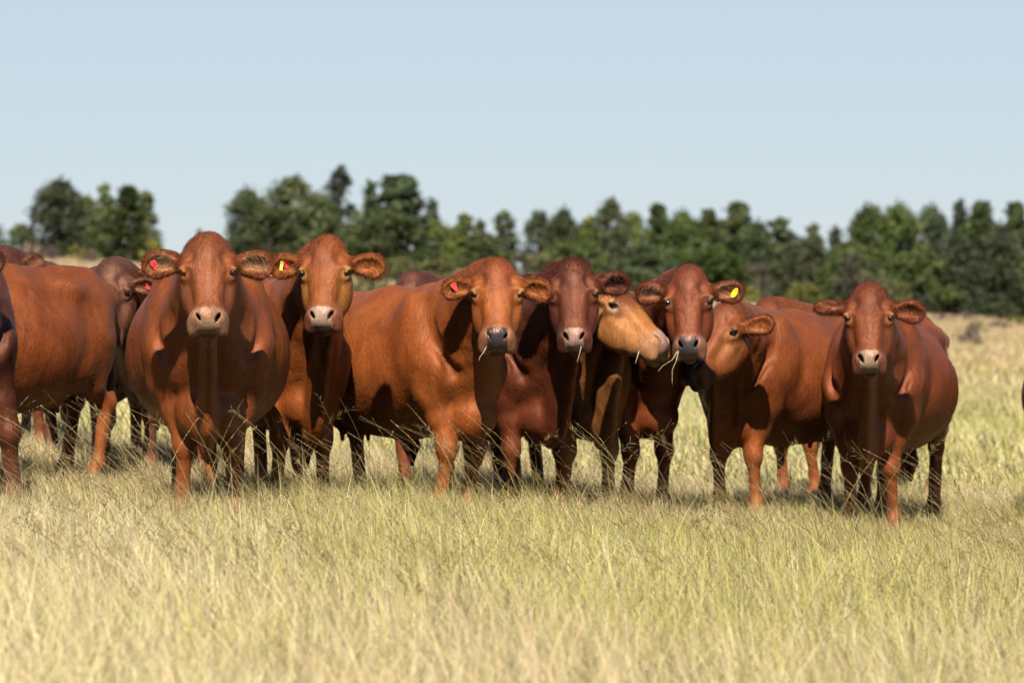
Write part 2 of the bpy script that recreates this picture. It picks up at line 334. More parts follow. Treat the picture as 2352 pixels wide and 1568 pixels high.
def plant(key, px, top, width, Y, label, cat, group, name):
    V, F, col, tv, tf, bare, w, h = protos[key]
    width = width*(1.45 if key.startswith('tall') else 1.12)
    x = (px - 1176)/FPX*Y; zg = float(ground(x, Y)); H_ = (HC - (top - HOR)/FPX*Y) - zg; wd = width/FPX*Y
    root = empty(name, (x, Y, zg - .05)); tag(root, label, cat, group)
    root.rotation_euler.z = (px*1.37) % 6.283; root.scale = (wd/w, wd/w, (H_ + .05)/h)
    if key not in shared:
        a = mesh_obj('crown', V, F, LEAF, root, smooth=False, col=col)
        me = bpy.data.meshes.new('trunk'); me.from_pydata(tv, [], tf); me.materials.append(BARE if bare else BARK); me.shade_smooth()
        b = bpy.data.objects.new('trunk', me); C.objects.link(b); b.parent = root; shared[key] = (a, b)
    else:
        for o in shared[key]:
            c = o.copy(); C.objects.link(c); c.parent = root
TG = 'trees along the far edge of the pasture'
TREES = [  # kind, px, top row, width, distance, label
 ('round_c', 48, 512, 78, 262, 'small mid green tree at the far left end of the tree line'),
 ('round_a', 130, 408, 150, 250, 'broad dark round tree, tallest of the left clump'),
 ('round_b', 196, 446, 110, 258, 'rounded tree in the middle of the left clump right of its tallest tree'),
 ('tall_b', 240, 416, 58, 262, 'slim spire shaped tree with pale top in the left clump'),
 ('tall_a', 297, 420, 86, 252, 'dark upright tree in the right half of the left clump'),
 ('tall_b', 338, 434, 66, 256, 'narrow airy tree at the right end of the left clump'),
 ('tall_c', 458, 522, 30, 420, 'tiny distant tree top above the frontal cow with the red tag'),
 ('round_a', 572, 428, 130, 252, 'dark rounded tree at the left end of the main tree line'),
 ('round_b', 668, 400, 170, 246, 'wide green tree behind the cow with the yellow strip tag'),
 ('round_d', 620, 470, 150, 240, 'low full dark tree in front of the wide green tree'),
 ('tall_c', 780, 374, 92, 258, 'tallest airy tree with see through crown in the main tree line'),
 ('tall_c', 850, 408, 62, 262, 'thin loose tree right of the tallest airy tree'),
 ('round_c', 735, 450, 140, 250, 'mid green tree under the tallest airy tree'),
 ('tall_a', 915, 394, 150, 248, 'big pointed green tree above the lone dark poll'),
 ('round_d', 900, 480, 190, 242, 'spreading dark tree at the foot of the big pointed tree'),
 ('tall_c', 992, 450, 60, 258, 'small loose topped tree just right of the big pointed tree'),
 ('round_b', 1000, 500, 110, 252, 'olive tree leaning out below the loose topped tree'),
 ('tall_b', 1068, 486, 66, 256, 'slim twin topped tree left of the gap in the tree line'),
 ('tall_c', 1102, 500, 56, 262, 'sparse slim tree beside the twin topped one'),
 ('tall_b', 1158, 480, 74, 254, 'pointed tree directly left of the gap in the tree line'),
 ('round_b', 1110, 530, 150, 248, 'low mid green tree filling the foot of the left side of the gap'),
 ('round_c', 1240, 480, 96, 254, 'rounded tree directly right of the gap in the tree line'),
 ('round_a', 1290, 474, 96, 250, 'full dark topped tree second right of the gap'),
 ('tall_b', 1355, 492, 66, 258, 'slender tree before the peaked one above the tan cow'),
 ('round_b', 1402, 450, 104, 252, 'peaked broad tree above the tan cow in profile'),
 ('round_c', 1455, 484, 96, 256, 'rounded tree right of the peaked tree'),
 ('tall_a', 1512, 460, 70, 258, 'dark spire above the cow with the round yellow tag'),
 ('round_d', 1570, 482, 120, 250, 'dark full tree right of the dark spire'),
 ('tall_a', 1625, 474, 70, 256, 'dark upright tree left of the tall dark pointed tree'),
 ('tall_a', 1695, 456, 88, 252, 'tall dark pointed tree right of centre'),
 ('round_a', 1735, 505, 110, 248, 'low dark rounded tree at the foot of the tall pointed tree'),
 ('tall_b', 1790, 494, 100, 254, 'cone shaped tree above the two rear heads'),
 ('round_b', 1850, 540, 130, 248, 'broad mid green tree in the dip of the skyline'),
 ('tall_b', 1868, 508, 60, 260, 'narrow tree in the dip of the skyline'),
 ('tall_c', 1918, 514, 56, 262, 'sparse narrow tree left of the right hand block of trees'),
 ('round_d', 1998, 468, 130, 252, 'dark tree at the left end of the right hand block'),
 ('round_a', 2068, 464, 140, 246, 'largest dark round tree of the right hand block'),
 ('round_d', 2138, 470, 120, 250, 'dark round tree in the middle of the right hand block'),
 ('tall_c', 2205, 452, 70, 262, 'pale thin see through tree in the right hand block'),
 ('tall_a', 2256, 454, 84, 254, 'dark pointed tree right of the pale thin tree'),
 ('round_a', 2290, 510, 120, 248, 'low dark tree under the last pointed trees on the right'),
 ('tall_a', 2332, 456, 76, 256, 'dark pointed tree at the right edge of the picture'),
 ('round_d', 2200, 540, 150, 242, 'low dark wide tree with blue gaps in the right hand block'),
 ('round_d', 1320, 545, 170, 244, 'wide low dark tree behind the dark red cow'),
 ('round_c', 1480, 560, 190, 240, 'wide low green tree behind the tan cow'),
 ('round_a', 1640, 560, 170, 242, 'wide low dark tree behind the yellow tagged cow'),
 ('round_b', 800, 520, 160, 243, 'wide low green tree between the two tagged cows on the left'),
 ('round_d', 1960, 560, 170, 243, 'wide low dark tree behind the rightmost frontal cow'),
 ('round_a', 2110, 570, 180, 240, 'dense low dark tree where the right hand block meets the pasture'),
 ('round_b', 2390, 500, 160, 248, 'round tree cut off by the right edge of the picture'),
 ('round_b', -40, 500, 120, 256, 'round tree cut off by the left edge of the picture'),
 ('round_c', 1030, 520, 110, 264, 'low hazy tree behind the gap beside the loose topped tree'),
 ('round_a', 1340, 512, 120, 264, 'dark filling tree behind the slender tree left of the peaked one'),
 ('round_c', 1545, 506, 120, 266, 'tree filling the back row right of the dark spire'),
 ('round_b', 1660, 500, 120, 266, 'tree filling the back row left of the tall pointed tree'),
 ('round_a', 1835, 560, 140, 262, 'back row tree filling the dip of the skyline on its left'),
 ('round_c', 1930, 552, 120, 262, 'back row tree filling the dip of the skyline on its right'),
 ('round_d', 2235, 496, 150, 262, 'back row tree between the pale thin tree and the right edge'),
 ('round_a', 730, 440, 130, 264, 'back row tree between the wide green tree and the tallest airy tree'),
 ('round_b', 850, 455, 130, 264, 'back row tree left of the big pointed tree'),
 ('round_c', 240, 470, 150, 262, 'back row tree filling the middle of the left clump'),
]
for i, (k, px, top, wd, Y, lab) in enumerate(TREES): plant(k, px, top, wd, Y, lab, 'tree', TG, 'tree')
BG = 'bushes in front of the tree line'
BUSHES = [
 ('bush_b', 350, 545, 62, 232, 'yellow green bush at the right foot of the left clump'),
 ('bush_b', 172, 560, 50, 228, 'small bright bush under the left clump'),
 ('bush_a', 915, 590, 150, 205, 'long olive bush left of the lone dark poll'),
 ('bush_a', 1010, 594, 150, 200, 'olive bush behind the cow with the red tag and black nose'),
 ('bush_d', 1100, 590, 120, 214, 'dull green bush left of the yellow green bush'),
 ('bush_a', 850, 606, 150, 130, 'olive bush above the hidden rear of the long flanked cow'),
 ('bush_d', 955, 612, 150, 128, 'olive bush directly behind the lone dark poll'),
 ('bush_a', 1060, 618, 150, 132, 'olive bush left of the ear with the red tag'),
 ('bush_b', 1250, 572, 110, 208, 'large yellow green bush between the two central heads'),
 ('bush_c', 1205, 580, 90, 214, 'greyish twiggy bush left of the yellow green bush'),
 ('bush_c', 1345, 590, 90, 212, 'greyish dry bush behind the dark red cow'),
 ('bush_d', 1430, 600, 150, 210, 'dull green bush behind the tan cow in profile'),
 ('bush_d', 1540, 602, 140, 212, 'dull green bush left of the round yellow tag'),
 ('bush_c', 1740, 600, 100, 206, 'grey dry bush above the two rear heads'),
 ('bush_b', 1722, 655, 56, 196, 'small lime bush above the rear head on the left'),
 ('bush_a', 1850, 650, 130, 190, 'olive bush between the rear heads and the right hand cow'),
 ('thin', 1965, 574, 140, 200, 'thin olive tree with bare forked branches behind the right hand cow'),
 ('bush_a', 2040, 640, 120, 186, 'olive bush right behind the ear of the right hand cow'),
 ('bush_d', 2110, 672, 110, 184, 'dark green bush right of the right hand cow'),
 ('bush_a', 700, 598, 100, 215, 'olive bush behind the cow with two tags'),
 ('bush_d', 2300, 690, 100, 176, 'dull low bush near the right edge of the tree line'),
]
for i, (k, px, top, wd, Y, lab) in enumerate(BUSHES): plant(k, px, top, wd, Y, lab, 'bush' if k != 'thin' else 'tree', BG, 'bush' if k != 'thin' else 'tree')
SG = 'low scrub in the far pasture'
SCRUB = [('scrub', 2215, 716, 70, 165, 'pinkish dry scrub beside the last dark trees'), ('scrub', 2160, 722, 50, 160, 'small pinkish scrub left of the wider pink one'),
 ('scrub_g', 2245, 735, 60, 140, 'greenish scrub below the pink scrub'), ('scrub', 2290, 738, 80, 150, 'wide pink dry scrub near the right edge'),
 ('scrub', 2225, 752, 90, 120, 'pinkish scrub lowest in the far pasture'), ('scrub_g', 2335, 724, 60, 160, 'greenish scrub at the right edge of the far pasture'),
 ('scrub', 118, 566, 70, 190, 'pinkish scrub right of the head at the far left'), ('scrub', 70, 560, 90, 200, 'grey pink scrub behind the head at the far left'), ('scrub', 210, 575, 60, 190, 'small pinkish scrub above the rump of the left cow')]
for k, px, top, wd, Y, lab in SCRUB: plant(k, px, top, wd, Y, lab, 'bush', SG, 'bush')

# ---------------------------------------------------------------- distance-field modelling of the animals
NAVG = 1

class Field:
    """a rectilinear grid, fine round the head, on which rounded solids are blended into one skin"""
    def __init__(s, ax):
        s.ax = [a.astype(np.float32) for a in ax]
        s.F = np.full([len(a) for a in ax], 0.6, np.float32)
    def sub(s, lo, hi, m):
        sl = []
        for a, l, h in zip(s.ax, lo, hi):
            i = int(np.searchsorted(a, l - m)); j = int(np.searchsorted(a, h + m))
            if j <= i: return None, None
            sl.append(slice(i, j))
        sl = tuple(sl)
        P = (s.ax[0][sl[0]][:, None, None], s.ax[1][sl[1]][None, :, None], s.ax[2][sl[2]][None, None, :])
        return sl, P
    def put(s, sl, d, k, op):
        a = s.F[sl]
        if op == 'sub':
            d = -d
            h = np.maximum(k - np.abs(a - d), 0) / k
            s.F[sl] = np.maximum(a, d) + h*h*k*.25
        else:
            h = np.maximum(k - np.abs(a - d), 0) / k
            s.F[sl] = np.minimum(a, d) - h*h*k*.25
    def ell(s, c, r, R=None, k=.05, op='add'):
        c = np.array(c, float); r = np.array(r, float)
        R = np.eye(3) if R is None else np.array(R, float)      # columns are the solid's own axes
        ext = np.sqrt(((R * r)**2).sum(1))
        sl, P = s.sub(c - ext, c + ext, (.05 + k) if op == 'add' else k + .01)
        if sl is None: return
        q = [P[i] - c[i] for i in range(3)]
        k0 = 0; k1 = 0
        for j in range(3):
            t = q[0]*R[0, j] + q[1]*R[1, j] + q[2]*R[2, j]
            k0 = k0 + (t/r[j])**2; k1 = k1 + (t/(r[j]*r[j]))**2
        k0 = np.sqrt(k0); k1 = np.sqrt(k1) + 1e-6
        s.put(sl, (k0*(k0 - 1)/k1).astype(np.float32), k, op)
    def cap(s, a, b, ra, rb, k=.05, flat=None, q=1., op='add'):
        """tapered capsule; flat = unit axis along which it is squeezed to the fraction q"""
        a = np.array(a, float); b = np.array(b, float); rm = max(ra, rb)
        sl, P = s.sub(np.minimum(a, b) - rm, np.maximum(a, b) + rm, (.05 + k) if op == 'add' else k + .01)
        if sl is None: return
        ab = b - a; L = float(ab @ ab) + 1e-9
        d = [P[i] - a[i] for i in range(3)]
        h = np.clip((d[0]*ab[0] + d[1]*ab[1] + d[2]*ab[2]) / L, 0, 1)
        v = [d[i] - h*ab[i] for i in range(3)]
        n2 = v[0]**2 + v[1]**2 + v[2]**2
        if flat is not None:
            f = v[0]*flat[0] + v[1]*flat[1] + v[2]*flat[2]
            n2 = n2 + f*f*(1/q**2 - 1)
        s.put(sl, (np.sqrt(n2) - (ra + (rb - ra)*h)).astype(np.float32) * (q if q < .7 else 1), k, op)
    def mesh(s):
        F = s.F; nx, ny, nz = F.shape
        neg = F < 0
        C = [neg[i:nx-1+i, j:ny-1+j, k:nz-1+k] for i in (0, 1) for j in (0, 1) for k in (0, 1)]
        tot = np.zeros(C[0].shape, np.int8)
        for c in C: tot += c
        act = (tot > 0) & (tot < 8)
        I, J, K = np.nonzero(act)
        idx = np.full(act.shape, -1, np.int32); idx[I, J, K] = np.arange(len(I))
        X, Y, Z = s.ax
        acc = np.zeros((len(I), 3)); cnt = np.zeros(len(I))
        def P(i, j, k): return np.stack([X[I+i], Y[J+j], Z[K+k]], 1)
        corners = [(i, j, k) for i in (0, 1) for j in (0, 1) for k in (0, 1)]
        for a in corners:
            for ax in range(3):
                if a[ax] == 0:
                    b = list(a); b[ax] = 1
                    fa = F[I+a[0], J+a[1], K+a[2]]; fb = F[I+b[0], J+b[1], K+b[2]]
                    m = (fa < 0) != (fb < 0)
                    t = np.where(m, fa / np.where(m, fa - fb, 1), 0)[:, None]
                    p = P(*a) + (P(*b) - P(*a)) * t
                    acc += p * m[:, None]; cnt += m
        V = acc / cnt[:, None]
        faces = []
        for ax in range(3):
            sh = [slice(None)]*3; sh2 = [slice(None)]*3
            sh[ax] = slice(0, -1); sh2[ax] = slice(1, None)
            A = neg[tuple(sh)]; B = neg[tuple(sh2)]
            i, j, k = np.nonzero(A != B)
            o = [i, j, k]; u, v = (ax+1) % 3, (ax+2) % 3
            ok = (o[u] > 0) & (o[v] > 0) & (o[u] < F.shape[u]-1) & (o[v] < F.shape[v]-1)
            o = [x[ok] for x in o]; flip = A[o[0], o[1], o[2]]
            def cell(du, dv):
                c = [o[0], o[1], o[2]]; c[u] = c[u] - du; c[v] = c[v] - dv
                return idx[c[0], c[1], c[2]]
            q = np.stack([cell(1, 1), cell(0, 1), cell(0, 0), cell(1, 0)], 1)
            q[~flip] = q[~flip][:, ::-1]
            faces.append(q)
        Q = np.concatenate(faces)
        Q = Q[(Q >= 0).all(1)]
        # one relaxing pass takes the stair-steps out of the skin
        for _ in range(NAVG):
            S = np.zeros_like(V); n = np.zeros(len(V))
            for a, b in ((0, 1), (1, 2), (2, 3), (3, 0)):
                np.add.at(S, Q[:, a], V[Q[:, b]]); np.add.at(n, Q[:, a], 1)
                np.add.at(S, Q[:, b], V[Q[:, a]]); np.add.at(n, Q[:, b], 1)
            V = V*.5 + S / n[:, None] * .5
        return V, Q

def grade(lo, hi, flo, fhi, fine, coarse):
    """grid lines: coarse spacing, fine between flo and fhi"""
    out = [lo]; x = lo
    while x < hi:
        if flo <= x <= fhi: h = fine
        else:
            dist = flo - x if x < flo else x - fhi
            h = min(coarse, fine + max(dist - .0, 0)*.12)
            if x < flo: h = min(h, max(fine, flo - x))
        x += h; out.append(x)
    return np.array(out)

def unit(v):
    v = np.array(v, float); return v / np.linalg.norm(v)

def head_axes(yaw, pitch, roll):
    cy, sy, cp, sp = math.cos(yaw), math.sin(yaw), math.cos(pitch), math.sin(pitch)
    f = np.array([sy*cp, -cy*cp, -sp]); l = np.array([cy, sy, 0.]); u = np.cross(f, l)
    cr, sr = math.cos(roll), math.sin(roll)
    l2 = l*cr + u*sr; u2 = -l*sr + u*cr
    return np.stack([f, l2, u2], 1)

def sstep(a, b, x):
    t = np.clip((x - a)/(b - a), 0, 1); return t*t*(3 - 2*t)

def lerp(a, b, t):
    t = np.asarray(t)[:, None]; return a*(1 - t) + b*t

def build_cow(c):
    """returns vertices (world), faces, colour, fur data for one animal described by the dict c"""
    rnd = random.Random(c['seed'])
    sc = c.get('scale', 1.); yaw = math.radians(c['yaw'])
    O = np.array(c['pos'], float)
    Bw = np.array([[math.sin(yaw), math.cos(yaw), 0], [-math.cos(yaw), math.sin(yaw), 0], [0, 0, 1.]])  # columns: forward, left, up
    hy, hp, hr = c['head_rot']
    HA = Bw.T @ head_axes(math.radians(hy), math.radians(hp), math.radians(hr))   # head axes in body space
    hs = c.get('hs', 1.)/sc
    eye_mid = Bw.T @ (np.array(c['head_pos'], float) - O) / sc
    HL = c.get('head_len', .86)
    H0 = eye_mid - HA @ (np.array([.04*HL, 0, -.03])*hs)
    def hp_(s_, w, u): return H0 + HA @ (np.array([s_*HL, w, u])*hs)
    cent = hp_(.08, 0, -.08)
    fine, coarse = c.get('res', (.0065, .013))
    lo = np.array([-1.52, -.62, -.06]); hi = np.array([.45, .62, 1.35])
    ex = np.abs(HA) @ (np.array([.32, .36, .24])*hs)
    hl, hh = cent - ex, cent + ex
    lo = np.minimum(lo, hl - .04); hi = np.maximum(hi, hh + .04)
    G = Field([grade(lo[i], hi[i], hl[i], hh[i], fine, coarse) for i in range(3)])
    E, K = G.ell, G.cap
    bw = c.get('belly', .36); drop = c.get('drop', -.035); wsh = c.get('shoulder', 1.)
    Y = np.array([0, 1., 0])
    def ry(deg):                                     # rotation about the side axis
        a = math.radians(deg); return np.array([[math.cos(a), 0, math.sin(a)], [0, 1, 0], [-math.sin(a), 0, math.cos(a)]])
    # ---- trunk
    E((-.56, 0, .865), (.60, bw*.93, .395), k=.05)
    E((-.66, 0, .80 - drop*.5), (.52, bw, .375 + drop*.5), k=.10)
    E((-.16, 0, .90), (.36, .255*wsh, .33), k=.12)
    E((.02, 0, .86), (.24, .215*wsh, .27), k=.10)
    K((-.12, 0, 1.185), (-.55, 0, 1.175), .085, .075, k=.12)
    K((-.55, 0, 1.175), (-1.18, 0, 1.165), .075, .09, k=.10)
    E((-.12, 0, 1.17), (.22, .085, .12 + c.get('hump', 0)), k=.10)
    E((-1.08, 0, 1.0), (.30, .235, .245), k=.10)
    for s in (-1, 1):
        K((-.96, .240*s, 1.125), (-.88, .205*s, 1.15), .045, .045, k=.11)   # hook bones
        K((-1.22, .085*s, 1.08), (-1.33, .095*s, 1.07), .07, .055, k=.07)
        E((-.12, .185*wsh*s, .96), (.13, .085, .30), ry(-16), k=.09)      # shoulder blade
        E((-1.10, .15*s, .86), (.20, .115, .30), ry(12), k=.09)           # thigh
        # hollow in front of the hook bone and behind the shoulder
        E((-.80, (bw*.72 + .095)*s, 1.12), (.13, .05, .07), k=.12, op='sub')
        K((-.27, (.315*wsh + .03)*s, 1.02), (-.20, (.30*wsh + .03)*s, .70), .022, .022, k=.07, op='sub')
    # ---- legs
    fl = c.get('fore', ((0, -.15, 0), (0, .15, 0))); hl_ = c.get('hind', ((-1.20, -.15, 0), (-1.20, .15, 0)))
    lt = c.get('leg', 1.)
    for s, (fx, fy, fb) in zip((-1, 1), fl):
        el = np.array([-.02, .17*wsh*s, .70]); kn = np.array([.03 + fx*.6 + fb, fy*.93, .395]); ft = np.array([fx, fy, .10])
        K((-.03, .175*wsh*s, .86), el, .115, .095, k=.06)
        mid = el*.55 + kn*.45
        K(el, mid, .088*lt, .066*lt, k=.05); K(mid, kn + [0, 0, .03], .066*lt, .050*lt, k=.03)
        E(kn, (.057*lt, .060*lt, .068), k=.025); E(kn + [.018, 0, -.01], (.04*lt, .042*lt, .045), k=.02)
        can = kn*.3 + ft*.7
        K(kn + [0, 0, -.04], can, .040*lt, .034*lt, k=.03); K(can, ft + [-.005, 0, .015], .034*lt, .046*lt, k=.02)
        K(ft + [0, 0, 0], ft + [.025, 0, -.05], .044*lt, .047*lt, k=.02)
        K(ft + [.03, -.022, -.065], ft + [.045, -.024, -.09], .034, .032, k=.006); K(ft + [.03, .022, -.065], ft + [.045, .024, -.09], .034, .032, k=.006)
    for s, (fx, fy, fb) in zip((-1, 1), hl_):
        st = np.array([-.98, .19*s, .68]); hk = np.array([fx - .055 + fb, fy*1.02, .47]); ft = np.array([fx, fy, .11])
        K((-1.08, .16*s, .84), st, .15, .12, k=.07)
        mid = st*.45 + hk*.55
        K(st, mid, .115, .062*lt, k=.06); K((-1.16, .14*s, .80), mid, .12, .055, k=.08)
        K(mid, hk, .062*lt, .047*lt, k=.03, flat=Y, q=.85)
        E(hk + [-.005, 0, 0], (.058*lt, .045*lt, .06), k=.03); K(hk + [-.045, 0, .05], hk + [-.04, 0, 0], .018, .03, k=.03)
        K(hk + [0, 0, -.03], ft + [0, 0, .03], .042*lt, .036*lt, k=.035); E(ft, (.045*lt, .045*lt, .05), k=.02)
        K(ft, ft + [.04, 0, -.05], .04*lt, .045*lt, k=.02)
        K(ft + [.045, -.022, -.07], ft + [.06, -.024, -.095], .034, .032, k=.006); K(ft + [.045, .022, -.07], ft + [.06, .024, -.095], .034, .032, k=.006)
    for s in (-1, 1):                                                    # point of the shoulder hangs over the forearm
        E((.050, .148*wsh*s, .850), (.122, .122, .185), ry(14), k=.045)
    # ---- brisket, belly line, udder, tail
    bz = c.get('brisket', .60)
    E((.105, 0, bz + .085), (.145, .140*wsh, .135), ry(20), k=.045)
    K((.08, 0, bz + .05), (-.45, 0, .50), .07, .05, k=.12)
    E((-.93, 0, .55), (.13, .13, .10), k=.08)
    for s in (-1, 1):
        for x in (-.98, -.88): K((x, .05*s, .48), (x + .005, .055*s, .415), .016, .012, k=.02)
    tl = c.get('tail', 0.)
    K((-1.22, 0, 1.20), (-1.40, 0, 1.12), .045, .036, k=.05); K((-1.40, 0, 1.12), (-1.43, tl*.3, .92), .036, .027, k=.03)
    K((-1.43, tl*.3, .92), (-1.41, tl*.8, .62), .027, .02, k=.02); K((-1.41, tl*.8, .62), (-1.39, tl, .36), .026, .045, k=.03); K((-1.39, tl, .36), (-1.385, tl, .24), .045, .012, k=.03)
    # ---- neck
    nk = c.get('neck', 1.)
    occ = hp_(-.09, 0, -.14); thr = hp_(.03, 0, -.20); nap = hp_(-.13, 0, -.085)
    def chain(p0, p1, p2, r0, r1, r2, q=1., k=.09):
        pts = []
        for t in (0, .25, .5, .75, 1.):
            pts.append(((1-t)**2*np.array(p0) + 2*t*(1-t)*np.array(p1) + t*t*np.array(p2), (1-t)**2*r0 + 2*t*(1-t)*r1 + t*t*r2))
        for (a, ra), (b, rb) in zip(pts, pts[1:]):
            d = unit(b - a); fl_ = unit(Y - d*(Y @ d)) if q < 1 else None
            K(a, b, ra*nk, rb*nk, k=k, flat=fl_, q=q)
    mid = (occ + np.array([0, 0, 1.0]))*.5
    chain((-.14, 0, 1.14), (nap + [-.1, 0, 1.22])*.5, nap, .13, .10, .075)
    chain((-.02, 0, .98), mid + [.02, 0, .02], occ, .20, .135, .088)
    lowmid = (thr + np.array([.1, 0, .80]))*.5 + np.array([-.05, 0, .03])
    chain((.07, 0, .80), lowmid, thr, .155, .085, .062)
    # folds down the side of the neck
    for s in (-1, 1):
        a = np.array([.03, .262*wsh*s, 1.06]); b = np.array([.17, .185*wsh*s, .82])
        K(a, b, .02, .016, k=.075, op='sub')
    dl = c.get('dewlap', .10)
    p0 = np.array([.20, 0, bz - dl*.55 + .04]); turn = abs(hy - c['yaw']) > 34; p2 = (thr + occ)*.5 if turn else hp_(.12, 0, -.19); p1 = (p0 + p2)*.5 + np.array([-.06 if turn else -.01, 0, -.04])
    wob = [rnd.uniform(-.012, .012) for _ in range(4)]
    p0b = p0 + np.array([.0, wob[0], 0]); p1b = p1 + np.array([0, wob[1], 0])
    ND = 14
    for i in range(0 if turn else ND):
        t0, t1 = i/ND, (i+1)/ND
        a = (1-t0)**2*p0b + 2*t0*(1-t0)*p1b + t0*t0*p2; b = (1-t1)**2*p0b + 2*t1*(1-t1)*p1b + t1*t1*p2
        K(a, b, .085 - .035*t0, .085 - .035*t1, k=.045, flat=Y, q=.32)
    if dl > .02 and not turn:
        K(p0b + [-.02, 0, .05], p0b + [-.03, wob[2], -.03 - dl*.4], .06, .035, k=.035, flat=Y, q=.55)
    # ---- head
    def hE(c_, r, k=.03, rot=None, op='add'):
        R = HA if rot is None else HA @ rot
        E(hp_(*c_), np.array(r)*hs*(np.array([HL, 1, 1]) if rot is None else 1), R, k*hs, op)
    def hK(a, b, ra, rb, k=.03, flat=None, q=1., op='add'): K(hp_(*a), hp_(*b), ra*hs, rb*hs, k*hs, None if flat is None else HA @ np.array(flat, float), q, op)
    dome = c.get('dome', 1.)
    hE((-.025, 0, -.088), (.118, .104, .092), k=.045)
    hE((-.098, 0, -.060), (.085*dome, .072, .060), k=.045)
    hK((-.03, 0, -.062), (.30, 0, -.066), .078, .056, k=.03)
    hK((.00, -.050, -.046), (.26, -.032, -.044), .046, .028, k=.018); hK((.00, .050, -.046), (.26, .032, -.044), .046, .028, k=.018)
    for s in (-1, 1):
        hE((.20, .050*s, -.122), (.12, .046, .058), k=.035)                        # side of the nose
        hE((.035, .100*s, -.058), (.058, .034, .044), k=.03)                     # orbit
        hK((-.02, .088*s, -.036), (.035, .108*s, -.034), .022, .017, k=.025)       # brow
        hE((.105, .082*s, -.150), (.135, .048, .080), k=.035)                     # cheek
        hK((.02, .062*s, -.20), (.24, .045*s, -.145), .050, .036, k=.04)          # lower jaw
        hK((.09, .104*s, -.105), (.19, .084*s, -.110), .020, .012, k=.025)         # cheek ridge
        hE((.11, .112*s, -.018), (.085, .030, .020), k=.025, op='sub')            # hollow below the eye
        hE((.044, .130*s, -.040), (.019, .014, .016), k=.008, op='sub')
        hK((.058, .104*s, -.022), (.088, .074*s, -.006), .007, .004, k=.012, op='sub')   # crease at the inner corner
        hE((-.032, .086*s, -.004), (.032, .020, .013), k=.03, op='sub')              # hollow above the eye           # eye socket
        hK((.016, .104*s, -.030), (.030, .128*s, -.030), .012, .010, k=.010); hK((.030, .128*s, -.030), (.056, .110*s, -.018), .009, .006, k=.012)   # upper lid
    mz = c.get('muzzle', 1.)
    hE((.305, 0, -.075), (.070, .086*mz, .070), k=.04)
    hE((.345, 0, -.070), (.048, .078*mz, .052), k=.03)
    for s in (-1, 1):
        hE((.340, .066*s*mz, -.090), (.052, .031, .044), k=.03)                  # upper lip
        hE((.378, .070*s*mz, -.098), (.026, .021, .028), k=.02)
        hE((.322, .058*s*mz, -.040), (.034, .024, .026), k=.02)                   # wing of the nostril
        a = -.5*s; R = np.array([[math.cos(a), -math.sin(a), 0], [math.sin(a), math.cos(a), 0], [0, 0, 1.]])
        hE((.330, .045*s*mz, -.020), (.024, .0075, .034), k=.006, rot=R, op='sub')  # nostril
    hE((.355, 0, -.128), (.055, .048, .034), k=.012)                                # chin
    hK((.408, -.06, -.108), (.408, .06, -.108), .011, .011, k=.012, op='sub')      # mouth
    # ---- ears
    ears = c.get('ears', ((10, 0), (10, 0)))
    es = c.get('ear_size', 1.)
    earinfo = []
    for s, (droop, tw) in zip((-1, 1), ears):
        d_, t_ = math.radians(droop), math.radians(tw)
        out = unit([math.sin(d_)*1.0 - .06, s*math.cos(d_), -.16])                 # along the ear, head space
        opn = unit(np.array([math.sin(t_)*.9 + .34, s*.22, math.cos(t_)]))          # the side it opens to
        opn = unit(opn - out*(opn @ out)); wid = np.cross(out, opn)
        R = np.stack([out, wid, opn], 1); dn = wid*s
        base = np.array([-.045, .105*s, -.085])
        hK(base, base + out*.06, .040, .034, k=.035)
        cc = base + out*.108*es
        hE(cc, (.086*es, .062*es, .026), k=.02, rot=R); hE(cc + out*.028*es + dn*.004, (.060*es, .066*es, .023), k=.02, rot=R)
        hE(cc + out*.010 + dn*.018 + opn*.025, (.070*es, .046*es, .033), k=.014, rot=R, op='sub')
        hE(cc - out*.02 + dn*.040 + opn*.006, (.06*es, .016, .014), k=.018, rot=R)                # pale fold along the lower rim
        earinfo.append((base, out, wid, opn, cc))
    for fn in c.get('extra', ()): fn(G, hp_, HA)
    X_, Y_, Z_ = G.ax[0][:, None, None], G.ax[1][None, :, None], G.ax[2][None, None, :]
    ph = c['seed']*1.3                                                   # muscle and loose skin: gentle relief, ribs, neck folds
    G.F += (.0045*np.sin(X_*17 + 2.2*np.sin(Z_*6 + ph) + ph)*np.sin(Y_*13 + 1.5*np.sin(X_*7) + ph)*np.sin(Z_*11 + 1.7*np.sin(X_*9 + ph) + ph)).astype(np.float32)
    rib = np.exp(-((X_ + .52)/.26)**4)*np.exp(-((Z_ - .92)/.22)**2); G.F += (.0011*rib*np.sin((X_ + .25*Z_)*62 + np.abs(Y_)*3)).astype(np.float32)
    nf = np.exp(-((X_ - .08)/.22)**4)*np.exp(-((Z_ - 1.0)/.22)**4)*np.clip((np.abs(Y_) - .06)/.05, 0, 1)
    G.F += (.0035*nf*np.sin((X_*.5 + np.abs(Y_)*1.0 + Z_*.25)*60 + 2*np.sin(Z_*9 + ph))).astype(np.float32)
    V, Q = G.mesh()
    del G
    # ---- colour by anatomy
    hv = (V - H0) @ HA / hs / np.array([HL, 1, 1]); s_, w, u = hv.T; aw = np.abs(w)
    inhead = (s_ > -.25) & (s_ < .45) & (aw < .42) & (u > -.30) & (u < .15)
    KA = .56
    c = {k: (np.array(v)*KA if k in ('coat', 'light', 'dark', 'pad', 'lip', 'cheek', 'ring', 'fore_col', 'ear_in', 'shin') else v) for k, v in c.items()}
    base = c['coat']; light = np.array(c.get('light', base*1.25)); dark = np.array(c.get('dark', base*.55))
    col = np.repeat(base[None], len(V), 0)
